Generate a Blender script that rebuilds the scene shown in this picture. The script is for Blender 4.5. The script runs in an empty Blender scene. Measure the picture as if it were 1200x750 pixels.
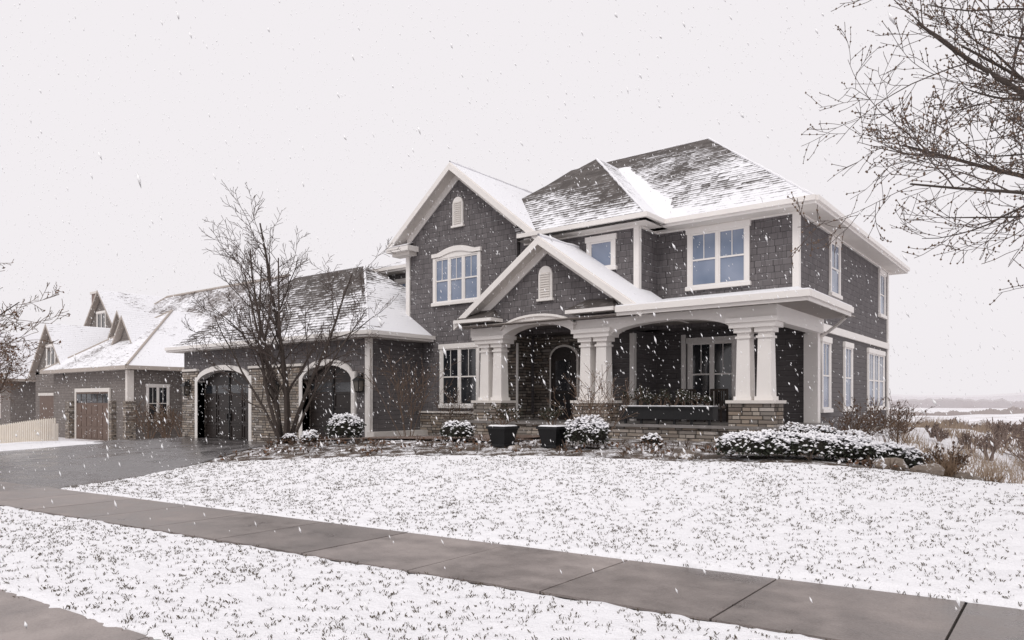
import bpy, math, random
import numpy as np
from mathutils import Vector, noise as mn
random.seed(7); rng=np.random.default_rng(7)
R=math.radians
# ---------------------------------------------------------------- helpers: nodes
class NT:
    def __init__(s,name):
        s.m=bpy.data.materials.new(name); s.m.use_nodes=True
        s.t=s.m.node_tree; s.n=s.t.nodes; s.b=s.n['Principled BSDF']; s.l=s.t.links
    def new(s,ty,**k):
        n=s.n.new(ty)
        for a,b in k.items(): setattr(n,a,b)
        return n
    def put(s,sock,v):
        if isinstance(v,bpy.types.NodeSocket): s.l.new(v,sock)
        elif v is not None:
            if sock.type=='RGBA' and isinstance(v,(tuple,list)) and len(v)==3: v=(*v,1)
            sock.default_value=v
    def math(s,op,a,b=None,c=None,clamp=False):
        n=s.new('ShaderNodeMath',operation=op,use_clamp=clamp)
        s.put(n.inputs[0],a)
        if b is not None: s.put(n.inputs[1],b)
        if c is not None: s.put(n.inputs[2],c)
        return n.outputs[0]
    def mix(s,f,a,b,blend='MIX'):
        n=s.new('ShaderNodeMix',data_type='RGBA',blend_type=blend)
        s.put(n.inputs[0],f); s.put(n.inputs[6],a); s.put(n.inputs[7],b); return n.outputs[2]
    def noise(s,scale,vec=None,detail=3,rough=.55,sc=None):
        n=s.new('ShaderNodeTexNoise'); n.inputs['Scale'].default_value=scale
        n.inputs['Detail'].default_value=detail; n.inputs['Roughness'].default_value=rough
        if vec is None: vec=s.pos()
        if sc is not None:
            m=s.new('ShaderNodeVectorMath',operation='MULTIPLY'); s.put(m.inputs[0],vec); m.inputs[1].default_value=sc; vec=m.outputs[0]
        s.l.new(vec,n.inputs['Vector']); return n.outputs['Fac']
    def pos(s):
        if not hasattr(s,'_p'): s._p=s.new('ShaderNodeNewGeometry')
        return s._p.outputs['Position']
    def nor(s):
        s.pos(); return s._p.outputs['True Normal']
    def sep(s,v):
        n=s.new('ShaderNodeSeparateXYZ'); s.l.new(v,n.inputs[0]); return n.outputs
    def uv(s):
        if not hasattr(s,'_u'): s._u=s.new('ShaderNodeUVMap')
        return s._u.outputs[0]
    def ramp(s,f,pts):
        n=s.new('ShaderNodeValToRGB'); s.put(n.inputs[0],f); e=n.color_ramp.elements
        while len(e)<len(pts): e.new(.5)
        for i,(p,c) in enumerate(pts):
            e[i].position=p; e[i].color=(*c,1) if len(c)==3 else c
        return n.outputs[0]
    def mr(s,v,a,b,c=0,d=1):
        n=s.new('ShaderNodeMapRange'); s.put(n.inputs[0],v)
        for i,x in enumerate((a,b,c,d)): n.inputs[i+1].default_value=x
        return n.outputs[0]
    def bump(s,h,dist=.02,st=1.0):
        n=s.new('ShaderNodeBump'); n.inputs['Distance'].default_value=dist; n.inputs['Strength'].default_value=st
        s.l.new(h,n.inputs['Height']); s.l.new(n.outputs[0],s.b.inputs['Normal'])
    def set(s,col=None,rough=None,spec=None):
        if col is not None: s.put(s.b.inputs['Base Color'],col)
        if rough is not None: s.put(s.b.inputs['Roughness'],rough)
        if spec is not None: s.put(s.b.inputs['Specular IOR Level'],spec)
        return s.m
    def cells(s,w,h,wob=.3):
        o=s.sep(s.uv()); V=s.math('DIVIDE',o[1],h); row=s.math('FLOOR',V); fv=s.math('FRACT',V)
        wn=s.new('ShaderNodeTexWhiteNoise',noise_dimensions='1D'); s.l.new(row,wn.inputs['W'])
        U=s.math('ADD',s.math('DIVIDE',o[0],w),s.math('MULTIPLY',wn.outputs[0],17.3))
        U=s.math('ADD',U,s.math('MULTIPLY',s.math('SINE',s.math('ADD',s.math('MULTIPLY',U,2.2),row)),wob))
        col=s.math('FLOOR',U); fu=s.math('FRACT',U)
        c=s.new('ShaderNodeCombineXYZ'); s.l.new(col,c.inputs[0]); s.l.new(row,c.inputs[1])
        w2=s.new('ShaderNodeTexWhiteNoise',noise_dimensions='2D'); s.l.new(c.outputs[0],w2.inputs['Vector'])
        eu=s.math('MINIMUM',fu,s.math('SUBTRACT',1,fu))
        ev=s.math('MINIMUM',fv,s.math('SUBTRACT',1,fv))
        return dict(r=w2.outputs[0],fu=fu,fv=fv,eu=eu,ev=ev)

def m_shingle(name,c1,c2,w=.17,h=.19,lap=False):
    t=NT(name); c=t.cells(w if not lap else 3.2,h if not lap else .16,.3)
    ns=t.noise(.5,detail=3); fine=t.noise(22,sc=(1,1,.25),detail=3)
    f=t.math('ADD',t.math('MULTIPLY',c['r'],.42 if not lap else .12),t.math('ADD',t.math('MULTIPLY',ns,.35),t.math('MULTIPLY',fine,.25)))
    col=t.mix(f,c1,c2)
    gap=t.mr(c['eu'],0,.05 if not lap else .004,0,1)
    butt_shade=t.mr(c['fv'],0,.13,.3,1)  # contact shadow between courses painted into the colour
    col=t.mix(t.math('MULTIPLY',gap,butt_shade),tuple(x*.3 for x in c1),col)
    ledge=t.math('MULTIPLY',t.mr(c['fv'],.86,.97),t.mr(t.math('ADD',t.noise(2.2,detail=4),t.math('MULTIPLY',t.noise(30),.3)),.64,.85,0,.45))
    col=t.mix(ledge,col,(.6,.6,.62))
    hgt=t.math('ADD',t.math('MULTIPLY',t.math('SUBTRACT',1,c['fv']),.9),t.math('MULTIPLY',c['r'],.08 if not lap else 0))
    hgt=t.math('MULTIPLY',hgt,t.mr(gap,0,1,.6,1))
    t.bump(hgt,.018); return t.set(col,.85,.2)
def m_roof(name,bias,z0,z1,gz=.25,gx=.3,dark=((.055,.047,.043),(.13,.115,.108))):
    t=NT(name); c=t.cells(.3,.2,.25)
    col=t.mix(t.math('ADD',t.math('MULTIPLY',c['r'],.7),t.math('MULTIPLY',t.noise(.5),.3)),dark[0],dark[1])
    P=t.sep(t.pos()); N=t.sep(t.nor())
    g=t.mr(P[2],z0,z1,gz,-gz*.6)
    m=t.math('ADD',t.math('ADD',t.math('MULTIPLY',t.noise(.35,detail=3),.6),t.math('MULTIPLY',t.noise(7,detail=4),.36)),t.math('MULTIPLY',c['r'],.13))
    m=t.math('ADD',m,t.math('MULTIPLY',t.math('SUBTRACT',.5,c['fv']),.2))
    m=t.math('ADD',t.math('ADD',m,g),t.math('ADD',t.math('MULTIPLY',N[0],gx),bias))
    mk=t.mr(m,.52,.66)
    col=t.mix(mk,col,(.84,.84,.87))
    h=t.math('ADD',t.math('SUBTRACT',1,c['fv']),t.math('ADD',t.math('MULTIPLY',c['r'],.3),t.math('MULTIPLY',mk,.8)))
    t.bump(h,.015); return t.set(col,.8,.25)
def m_stone(name,k=1.0):
    t=NT(name); c=t.cells(.34,.105,.38)
    col=t.ramp(c['r'],[(0,(.12*k,.098*k,.085*k)),(.25,(.29*k,.245*k,.205*k)),(.45,(.21*k,.19*k,.175*k)),(.65,(.43*k,.375*k,.32*k)),(.85,(.25*k,.195*k,.15*k)),(1,(.50*k,.46*k,.43*k))])
    n=t.noise(14,detail=5); col=t.mix(t.mr(n,.2,.8,0,.4),col,(.16,.145,.13))
    e=t.math('MULTIPLY',t.mr(c['eu'],0,.07),t.mr(c['ev'],0,.14))
    col=t.mix(e,(.05,.045,.04),col)
    h=t.math('ADD',t.math('MULTIPLY',e,.8),t.math('ADD',t.math('MULTIPLY',c['r'],.8),t.math('MULTIPLY',n,.4)))
    t.bump(h,.035); return t.set(col,.85,.2)
def m_plain(name,col,rough=.6,var=.1,sc=3,spec=.3,bump=0):
    t=NT(name); n=t.noise(sc,detail=5)
    c=t.mix(n,tuple(x*(1-var) for x in col),tuple(min(1,x*(1+var)) for x in col))
    if bump: t.bump(t.noise(sc*6),bump)
    return t.set(c,rough,spec)
def m_glass(name,col,c2=None):
    t=NT(name)
    n=t.noise(.9,detail=2)
    c=t.mix(t.mr(n,.35,.65),col,c2 or tuple(x*1.6 for x in col))
    t.bump(t.noise(1.3,detail=1),.004); return t.set(c,.06,.8)
def m_snow(name,specks=0.0,tint=(.90,.895,.92),grass=(.10,.085,.06),amt=.0,patch=0.):
    t=NT(name)
    n1=t.noise(34,detail=4,rough=.7); n2=t.noise(6,detail=4); n3=t.noise(.6,detail=2); n4=t.noise(90,detail=2)
    col=t.mix(n2,tuple(x*.96 for x in tint),tint)
    if specks>0:
        m=t.math('ADD',t.math('MULTIPLY',n1,.75),t.math('ADD',t.math('MULTIPLY',n2,.15),t.math('MULTIPLY',n3,patch+.12)))
        m=t.math('ADD',m,t.math('MULTIPLY',n4,.25))
        k=t.mr(m,specks,specks+.04)
        gc=t.mix(n4,tuple(x*.5 for x in grass),tuple(x*1.7 for x in grass))
        col=t.mix(t.math('MULTIPLY',k,.85),col,gc)
        t.bump(t.math('SUBTRACT',t.math('ADD',t.math('MULTIPLY',n1,.6),t.math('MULTIPLY',n2,1.5)),k),.025)
    else: t.bump(t.math('ADD',n1,n2),.015)
    return t.set(col,.75,.25)
def m_concrete(name,c1,c2,rough=(.25,.6),snow=None,bsc=60,bd=.004,joint=None):
    t=NT(name); n=t.noise(.8,detail=5,rough=.6); n2=t.noise(bsc,detail=3); n3=t.noise(3,detail=5)
    f=t.mr(t.math('ADD',t.math('MULTIPLY',n,.55),t.math('ADD',t.math('MULTIPLY',n3,.35),t.math('MULTIPLY',n2,.2))),.40,.68)
    col=t.mix(f,c1,c2)
    rg=t.mr(t.math('ADD',t.math('MULTIPLY',n,.7),t.math('MULTIPLY',n3,.3)),.38,.6,rough[0],rough[1])
    if snow:
        k=t.mr(t.math('ADD',t.math('MULTIPLY',n3,.6),t.math('MULTIPLY',t.noise(25,detail=4),.5)),snow,snow+.08,0,.9)
        col=t.mix(k,col,(.85,.85,.88)); rg=t.math('MAXIMUM',rg,k)
    t.bump(t.math('ADD',n2,n3),bd); return t.set(col,rg,.5)

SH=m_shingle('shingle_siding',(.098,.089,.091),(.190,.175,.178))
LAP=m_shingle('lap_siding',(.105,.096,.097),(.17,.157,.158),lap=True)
SHN=m_shingle('shingle_neighbor',(.16,.14,.13),(.25,.225,.21))  # siding tones lightened to paint in distance haze
ROOF=m_roof('roof_main',-.02,6.6,11.4,.19,.02)
ROOFB=m_roof('roof_bump',-.10,6.6,10.5,.13,.42)
ROOFG=m_roof('roof_gable',.08,5,9.7,.1,.4)
ROOFP=m_roof('roof_porch',.45,3.5,4.3,.1,.1)
ROOFGA=m_roof('roof_garage',-.03,3.4,6.8,.17,.28)
ROOFN=m_roof('roof_neighbor',.075,3,9.6,.12,.22,dark=((.12,.10,.095),(.22,.195,.185)))  # bare shingle tones paled, distance haze put into the colour
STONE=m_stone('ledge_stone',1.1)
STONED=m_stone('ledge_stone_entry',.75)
WHITE=m_plain('white_trim',(.80,.765,.735),.5,.05,2)
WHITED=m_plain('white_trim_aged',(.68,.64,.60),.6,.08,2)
FASN=m_plain('neighbor_fascia',(.42,.37,.33),.6,.08,2)
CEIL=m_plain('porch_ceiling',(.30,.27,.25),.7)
DARK=m_plain('dark_door',(.028,.022,.02),.4,.3,5)
BLACK=m_plain('black_metal',(.015,.015,.016),.4)
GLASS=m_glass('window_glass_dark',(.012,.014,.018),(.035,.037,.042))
GLASSB=m_glass('window_glass_sky',(.12,.165,.25),(.24,.28,.37))  # reflected sky painted into the blue-grey base colour
CURT=m_plain('curtain',(.55,.52,.5),.8)
SNOW=m_snow('snow_cap')
LAMP=m_plain('lamp_glass',(.13,.115,.10),.3)

# ---------------------------------------------------------------- mesh builder
def empty(name,loc=(0,0,0)):
    e=bpy.data.objects.new(name,None); e.location=loc; e.empty_display_size=.2
    bpy.context.collection.objects.link(e); return e
class B:
    def __init__(s,name): s.name=name; s.v=[]; s.f=[]; s.mi=[]; s.m=[]; s.sm=[]
    def mid(s,mat):
        if mat not in s.m: s.m.append(mat)
        return s.m.index(mat)
    def add(s,vs,fs,mat,smooth=False):
        o=len(s.v); s.v.extend([tuple(x) for x in vs]); k=s.mid(mat)
        for f in fs: s.f.append(tuple(i+o for i in f)); s.mi.append(k); s.sm.append(smooth)
    def box(s,x0,x1,y0,y1,z0,z1,mat):
        x0,x1=sorted((x0,x1)); y0,y1=sorted((y0,y1)); z0,z1=sorted((z0,z1))
        s.add([(x0,y0,z0),(x1,y0,z0),(x1,y1,z0),(x0,y1,z0),(x0,y0,z1),(x1,y0,z1),(x1,y1,z1),(x0,y1,z1)],
          [(0,3,2,1),(4,5,6,7),(0,1,5,4),(1,2,6,5),(2,3,7,6),(3,0,4,7)],mat)
    def frus(s,cx,cy,z0,z1,w0,d0,w1,d1,mat):
        v=[]
        for z,w,d in ((z0,w0,d0),(z1,w1,d1)):
            v+=[(cx-w/2,cy-d/2,z),(cx+w/2,cy-d/2,z),(cx+w/2,cy+d/2,z),(cx-w/2,cy+d/2,z)]
        s.add(v,[(0,3,2,1),(4,5,6,7),(0,1,5,4),(1,2,6,5),(2,3,7,6),(3,0,4,7)],mat)
    def prism(s,pts,y0,y1,mat,mat2=None):
        n=len(pts); v=[(x,y0,z) for x,z in pts]+[(x,y1,z) for x,z in pts]
        s.add(v,[tuple(range(n))],mat)
        s.add(v,[tuple(reversed(range(n,2*n)))]+[(i,i+n,(i+1)%n+n,(i+1)%n) for i in range(n)],mat2 or mat)
    def strip(s,x0,x1,zb,zt,y0,y1,mat,n=18,face=None):
        xs=[x0+(x1-x0)*i/n for i in range(n+1)]
        v=[]; 
        for x in xs: v+=[(x,y0,zb(x)),(x,y0,zt(x)),(x,y1,zt(x)),(x,y1,zb(x))]
        f=[]
        for i in range(n):
            a=4*i; b=a+4
            f+=[(a,b,b+1,a+1),(a+1,b+1,b+2,a+2),(a+2,b+2,b+3,a+3),(a+3,b+3,b,a)]
        f+=[(0,1,2,3),(4*n+3,4*n+2,4*n+1,4*n)]
        s.add(v,f,mat)
    def slab(s,pts,th,top,side,bot=None):
        n=len(pts); v=[tuple(p) for p in pts]+[(p[0],p[1],p[2]-th) for p in pts]
        s.add(v,[tuple(range(n))],top)
        s.add(v,[tuple(reversed(range(n,2*n)))],bot or side)
        s.add(v,[(i,i+n,(i+1)%n+n,(i+1)%n) for i in range(n)],side)
    def tube(s,pts,rs,mat,k=5,smooth=True):
        o=[]; pts=[Vector(p) for p in pts]
        for i,p in enumerate(pts):
            t=(pts[min(i+1,len(pts)-1)]-pts[max(i-1,0)])
            if t.length<1e-6: t=Vector((0,0,1))
            t.normalize()
            a=t.cross(Vector((.31,.17,.93))); 
            if a.length<.05: a=t.cross(Vector((1,0,0)))
            a.normalize(); b=t.cross(a)
            for j in range(k):
                an=2*math.pi*j/k; o.append(p+(a*math.cos(an)+b*math.sin(an))*rs[i])
        f=[]
        for i in range(len(pts)-1):
            for j in range(k):
                f.append((i*k+j,i*k+(j+1)%k,(i+1)*k+(j+1)%k,(i+1)*k+j))
        s.add(o,f,mat,smooth)
    def done(s,parent=None):
        me=bpy.data.meshes.new(s.name); me.from_pydata(s.v,[],s.f); 
        for m in s.m: me.materials.append(m)
        me.polygons.foreach_set('material_index',s.mi); me.polygons.foreach_set('use_smooth',s.sm)
        if len(s.f)<8000:
            uvl=me.uv_layers.new(name='UVMap').data
            me.update()
            for p in me.polygons:
                n=p.normal
                if abs(n.z)>.97: t=Vector((1,0,0)); w=Vector((0,1,0))
                else:
                    t=Vector((-n.y,n.x,0)).normalized(); w=n.cross(t)
                    if w.z<0: w=-w
                for li in p.loop_indices:
                    c=me.vertices[me.loops[li].vertex_index].co
                    uvl[li].uv=(c.dot(t),c.dot(w))
        me.update()
        ob=bpy.data.objects.new(s.name,me); bpy.context.collection.objects.link(ob)
        if parent: ob.parent=parent
        return ob

# ---------------------------------------------------------------- terrain
def ss(t): t=np.clip(t,0,1); return t*t*(3-2*t)
def g(X,Y):
    X=np.asarray(X,float); Y=np.asarray(Y,float)
    zh=-.05-.62*ss((-14-X)/13)-.8*ss((-33-X)/14)
    zs=-.7-.35*ss((-20-X)/25)
    z=zs+(zh-zs)*ss((Y-6.0)/8.5)
    d1=ss((X+5)/9)*ss((Y-11.5)/9); d2=ss((Y-34)/50)
    z=z-4.2*np.maximum(d1,d2)
    return z
def gz(x,y): return float(g(x,y))
Llow=lambda X:5.63+.1*X
Lup=lambda X:7.25+.1*X
Lk=lambda X:2.9+.08*X
def grid_obj(name,P,mat,parent=None,smooth=True):
    ny,nx,_=P.shape
    me=bpy.data.meshes.new(name)
    idx=np.arange(nx*ny).reshape(ny,nx)
    f=np.stack([idx[:-1,:-1],idx[:-1,1:],idx[1:,1:],idx[1:,:-1]],-1).reshape(-1,4)
    me.from_pydata(P.reshape(-1,3).tolist(),[],f.tolist()); me.materials.append(mat)
    me.polygons.foreach_set('use_smooth',[smooth]*len(me.polygons)); me.update()
    ob=bpy.data.objects.new(name,me); bpy.context.collection.objects.link(ob)
    if parent: ob.parent=parent
    return ob
def fn(x,y,s,o=0): return mn.noise(Vector((x*s,y*s,o)))
def sheet(name,bot,top,nu,nv,mat,dz=0.0,lump=0.0,edge=0.0,drop=0.06):
    P=np.zeros((nv+1,nu+1,3))
    for i in range(nu+1):
        t=i/nu; b=bot(t); c=top(t)
        for j in range(nv+1):
            s=j/nv; x=b[0]+(c[0]-b[0])*s; y=b[1]+(c[1]-b[1])*s
            if edge:
                k=max(0,1-min(s,1-s)*nv/6)
                y+=k*edge*(fn(x,y,3,5)+.6*fn(x,y,11,9)) * (1 if s<.5 else -1)
            P[j,i,0]=x; P[j,i,1]=y
    z=g(P[...,0],P[...,1])+dz
    if lump:
        for j in range(nv+1):
            for i in range(nu+1):
                x,y=P[j,i,:2]
                z[j,i]+=lump*(fn(x,y,4)+.8*fn(x,y,10,3)+.5*fn(x,y,1.1,7))
    if edge:
        z[0,:]-=drop; z[-1,:]-=drop; z[:,0]-=drop; z[:,-1]-=drop
        z[1,:]-=drop*.3; z[-2,:]-=drop*.3
    P[...,2]=z
    return grid_obj(name,P,mat),P
ax=np.unique(np.concatenate([np.linspace(-70,30,160),-70-np.geomspace(1,1500,30),30+np.geomspace(1,2500,34)]))
ay=np.unique(np.concatenate([np.linspace(-6,60,120),-6-np.geomspace(1,300,12),60+np.geomspace(1,3500,44)]))
GX,GY=np.meshgrid(ax,ay); GZ=g(GX,GY)-.10
GZ[(GY<6.5)]-=.25
def m_field():
    t=NT('snow_field'); n1=t.noise(9,detail=5,rough=.7); n3=t.noise(.12,detail=4); n4=t.noise(40,detail=2); n5=t.noise(.03,detail=3)
    m=t.math('ADD',t.math('MULTIPLY',n1,.55),t.math('ADD',t.math('MULTIPLY',n3,.35),t.math('MULTIPLY',n5,.25)))
    k=t.mr(m,.56,.70,0,.75)
    col=t.mix(k,(.84,.83,.86),t.mix(n4,(.20,.155,.125),(.36,.29,.235)))
    t.bump(n1,.05); return t.set(col,.85,.2)
FIELD=m_field()
grid_obj('ground',np.stack([GX,GY,GZ],-1),FIELD)
LAWN=m_snow('snow_lawn',.785,grass=(.10,.085,.06))
LX0,LX1=-15.6,9
topx=[-16.7,-14.5,-11.7,-8.7,-5.5,-2.3,0.5,9]; topy=[9.3,10.3,11.6,12.4,12.7,13.7,16.5,21]
def Lt(t): x=-16.7+(25.7)*t; return (x,float(np.interp(x,topx,topy)))
def Lb(t): x=LX0+(LX1-LX0)*t; return (x,Lup(x)+.02)
lawn,PL=sheet('snowy_lawn',Lb,Lt,440,120,LAWN,dz=.02,lump=.020,edge=.10)
verge,PV=sheet('snowy_verge',lambda t:(-19+25*t,Lk(-19+25*t)+.02),lambda t:(-19+25*t,Llow(-19+25*t)-.02),440,52,LAWN,dz=.02,lump=.016,edge=.10)
sheet('snowy_verge',lambda t:(-70+44*t,Lk(-70+44*t)+.02),lambda t:(-70+44*t,Llow(-70+44*t)-.02),100,12,LAWN,dz=.02,lump=.02,edge=.08)
CONC=m_concrete('wet_concrete',(.115,.096,.088),(.31,.27,.253),(.26,.6))
CONC2=m_concrete('wet_concrete_b',(.135,.113,.105),(.35,.305,.287),(.28,.6))
CONC3=m_concrete('wet_concrete_c',(.10,.084,.077),(.27,.234,.22),(.24,.55))
sb=B('sidewalk'); x=-60.0
while x<10:
    w=1.52; gp=.010
    a=x+gp; b=x+w-gp
    q=[(a,Llow(a)),(b,Llow(b)),(b,Lup(b)),(a,Lup(a))]
    q=[(p[0],p[1],gz(p[0],6.0-0.0)+.003+random.uniform(0,.006)) for p in q]
    cm=random.choice((CONC,CONC,CONC2,CONC3)); sb.slab(q,.2,cm,cm); x+=w
sb.done()
JO=m_plain('joint_soil',(.03,.026,.022),.9)
jb=B('sidewalk_bed'); jb.slab([(-60,Llow(-60),-1.08),(-20,Llow(-20),-.715),(10,Llow(10),-.715),(10,Lup(10),-.715),(-20,Lup(-20),-.715),(-60,Lup(-60),-1.08)],.1,JO,JO); jb.done()
kb=B('kerb'); x=-60.0
while x<10:
    a=x+.006; b=x+3.04-.006
    z=-.70 if x>-22 else -.70-.35*float(ss((-20-x)/25))
    kb.slab([(a,Lk(a)-.62,z-.03),(b,Lk(b)-.62,z-.03),(b,Lk(b)+.06,z+.0),(a,Lk(a)+.06,z+.0)],.3,CONC2,CONC2)
    kb.slab([(a,Lk(a)-1.1,z-.13),(b,Lk(b)-1.1,z-.13),(b,Lk(b)-.622,z-.14),(a,Lk(a)-.622,z-.14)],.2,CONC,CONC)
    x+=3.04
kb.done()
ASPH=m_concrete('wet_asphalt',(.035,.033,.033),(.085,.08,.08),(.12,.45),bsc=120,bd=.006)
rb=B('road'); rb.slab([(-60,Lk(-60)-9,-1.25),(10,Lk(10)-9,-.9),(10,Lk(10)-1.105,-.835),(-22,Lk(-22)-1.105,-.835),(-60,Lk(-60)-1.105,-1.19)],.1,ASPH,ASPH); rb.done()
dl=[(-29,4.4),(-29.5,7),(-31,10.5),(-32.5,14),(-32.6,17.6)]
dr=[(-15.55,5.70),(-15.9,7.3),(-16.75,9.2),(-20.1,14.2),(-20.2,17.6)]
def pl(p,t):
    k=t*(len(p)-1); i=min(int(k),len(p)-2); f=k-i
    return (p[i][0]+(p[i+1][0]-p[i][0])*f,p[i][1]+(p[i+1][1]-p[i][1])*f)
DRV=m_concrete('wet_driveway',(.045,.041,.041),(.14,.128,.128),(.06,.4),bsc=90,bd=.004)
sheet('driveway',lambda t:pl(dl,t),lambda t:pl(dr,t),60,40,DRV,dz=.0)
sheet('snowy_lawn',lambda t:(-60+31.2*t,Lup(-60+31.2*t)),lambda t:(-60+29.3*t,13.2),120,40,LAWN,dz=.02,lump=.02,edge=.1)
MULCH=m_concrete('mulch',(.04,.028,.021),(.13,.095,.07),(.8,1),snow=.555,bsc=30,bd=.03)
bx=[-20.2,-16.75]+topx[1:7]; by=[14.2,9.2]+topy[1:7]
sheet('planting_bed',lambda t:(-20.2+20.2*t,float(np.interp(-20.2+20.2*t,bx,by))-.05),lambda t:(-20.2+20.2*t,21.3),120,40,MULCH,dz=-.015,lump=.012)
PAV=m_concrete('paver_walk',(.10,.065,.05),(.22,.16,.13),(.3,.6),snow=.66)
sheet('walkway',lambda t:(-20+8.6*t,13.1+1.2*t),lambda t:(-20+8.6*t,14.5+1.2*t),40,6,PAV,dz=.035)
sheet('walkway',lambda t:(-13.9,14.6+3.2*t),lambda t:(-11.8,14.6+3.2*t),14,6,PAV,dz=.045)

# ---------------------------------------------------------------- house
H=empty('craftsman_house')
def front_map(Y): return lambda a0,a1,b0,b1,z0,z1:(a0,a1,Y-b1,Y-b0,z0,z1)
def side_map(X): return lambda a0,a1,b0,b1,z0,z1:(X+b0,X+b1,a0,a1,z0,z1)
def window(b,mp,a0,a1,z0,z1,cols=2,glass=GLASS,trim=.13,arch=False,grid=True,curtain=False,dh=True):
    bx=lambda *q,mat=WHITE:b.box(*mp(*q),mat)
    t=trim
    bx(a0-t,a0,-.01,.06,z0,z1); bx(a1,a1+t,-.01,.06,z0,z1)
    bx(a0-t-.05,a1+t+.05,-.01,.11,z0-.11,z0-.001)
    bx(a0-t-.04,a1+t+.04,.0,.10,z0-.001,z0+.015,mat=SNOW)
    if not arch:
        bx(a0-t-.04,a1+t+.04,-.01,.085,z1+.001,z1+.18)
    bx(a0,a1,-.02,.012,z0,z1,mat=glass)
    w=(a1-a0)/cols
    for i in range(cols):
        l=a0+i*w; r=l+w; s=.04
        if i>0: bx(l-.04,l+.04,.013,.055,z0+.001,z1-.001)
        l2=l+(.04 if i else 0); r2=r-(.04 if i<cols-1 else 0)
        bx(l2+.001,l2+s,.013,.04,z0,z1); bx(r2-s,r2-.001,.013,.04,z0,z1)
        bx(l2+s,r2-s,.013,.039,z1-s-.01,z1); bx(l2+s,r2-s,.013,.039,z0,z0+.06)
        zm=z0+(z1-z0)*.5
        if dh: bx(l2+s,r2-s,.013,.042,zm-.025,zm+.025)
        if grid:
            c=(l2+r2)/2
            if not dh: bx(c-.011,c+.011,.0135,.03,z0+.06,z1-s-.01)
            if dh: bx(c-.011,c+.011,.0135,.03,zm+.025,z1-s-.01)
        if curtain:
            bx(l2+s,r2-s,.0125,.0165,zm+.45,z1-.06,mat=CURT)
w=B('upper_walls')
w.box(-20,-6.24,21.35,33.9,3.3,6.6,SH)
w.box(-15.2,-10.64,20.07,21.9,3.3,6.6,SH)
w.box(-24.8,-19,22.7,32,2,6.72,SH)
w.done(H)
w=B('lower_walls')
w.box(-12,-6.24,22.6,33.9,-1.5,3.3,LAP)
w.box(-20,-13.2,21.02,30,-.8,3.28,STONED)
w.box(-13.2,-11.3,21,30.01,-.8,3.29,LAP)
w.done(H)
gw=B('gable_wall')
GA=(-18,9.45)
gw.prism([(-20.7,3.2),(-15.3,3.2),(-15.3,7.29),GA,(-20.7,7.29)],20,23,SH)
gw.box(-20.7,-15.3,20.0,22,.55,3.2,SH)
gw.box(-20.68,-15.28,19.9,21.9,-1,.55,STONE)
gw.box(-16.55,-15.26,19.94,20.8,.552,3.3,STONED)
gw.box(-20.75,-16.5,19.84,19.95,.55,.62,WHITED)
gw.prism([(-15.95,3.4),(-9.65,3.4),(-12.8,5.6)],18.28,20.0,SH)
gw.done(H)
fb=B('foundation'); fb.box(-12,-6.2,22.56,33.94,-1.6,-.02,STONE); fb.box(-19.86,-19.5,17.2,20.2,-1,-.1,WHITED); fb.done(H)
tr=B('trim')
def cb(x0,x1,y0,y1,z0,z1,m=WHITE): tr.box(x0,x1,y0,y1,z0,z1,m)
cb(-6.38,-6.20,21.31,21.5,3.42,6.42); cb(-10.78,-10.60,20.03,20.2,3.8,6.42)
cb(-6.38,-6.20,22.56,22.75,-.3,3.18); cb(-6.40,-6.19,33.7,33.95,-.3,6.42)
cb(-6.3,-6.17,21.5,33.93,3.18,3.42)
cb(-20.75,-20.55,19.95,20.15,.63,6.9)
cb(-16,-6.21,21.28,21.5,6.36,6.59); cb(-6.38,-6.16,21.52,33.9,6.36,6.592); cb(-15.0,-10.59,20.0,20.15,6.36,6.595)
cb(-10.7,-10.57,20.16,21.28,6.361,6.59)
cb(-11.42,-11.26,20.95,21.12,.3,3.2); cb(-10.35,-10.2,22.53,22.62,.3,3.2)
cb(-20.02,-19.84,17.24,17.45,-.5,3.35)
tr.done(H)
rf=B('roof')
def hip(x0,x1,y0,y1,z,ra,rb_,mat,fas=True,th=.2,left=True):
    A=(x0,y0,z);Bq=(x1,y0,z);C=(x1,y1,z);D=(x0,y1,z)
    rf.add([A,Bq,C,D,ra,rb_],[(0,1,5,4),(1,2,5),(2,3,4,5),(3,0,4)],mat)
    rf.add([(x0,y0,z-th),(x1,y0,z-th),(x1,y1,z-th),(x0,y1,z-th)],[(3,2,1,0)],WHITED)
    if fas:
        e=.03
        rf.box(x0-e,x1+e,y0-e-.08,y0,z-th+.08,z+.02,WHITE); rf.box(x0-e,x1+e,y0-.03,y0-.002,z-th,z-th+.078,WHITE)
        rf.box(x0-e,x1+e,y1,y1+e,z-th,z,WHITE)
        rf.box(x1,x1+e+.08,y0+.001,y1-.001,z-th+.08,z+.02,WHITE); rf.box(x1+.001,x1+e,y0+.001,y1-.001,z-th,z-th+.078,WHITE)
        rf.box(x0-e,x0,y0,y1,z-th,z,WHITE)
def cap(a,b,r=.07,mat=SNOW):
    a=Vector(a);b=Vector(b); n=max(2,int((b-a).length/.35)); 
    rf.tube([a.lerp(b,i/n) for i in range(n+1)],[r*random.uniform(.45,1.25) for i in range(n+1)],mat,5)
hip(-20.5,-5.6,20.7,34.5,6.6,(-18,27.6,11.45),(-11.5,27.6,11.45),ROOF)
cap((-5.6,20.7,6.6),(-11.5,27.6,11.45),.05); cap((-5.6,34.5,6.6),(-11.5,27.6,11.45),.04); cap((-11.5,27.6,11.45),(-18,27.6,11.45),.04)
Pk=(-14.8,24.5,10.5)
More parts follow.
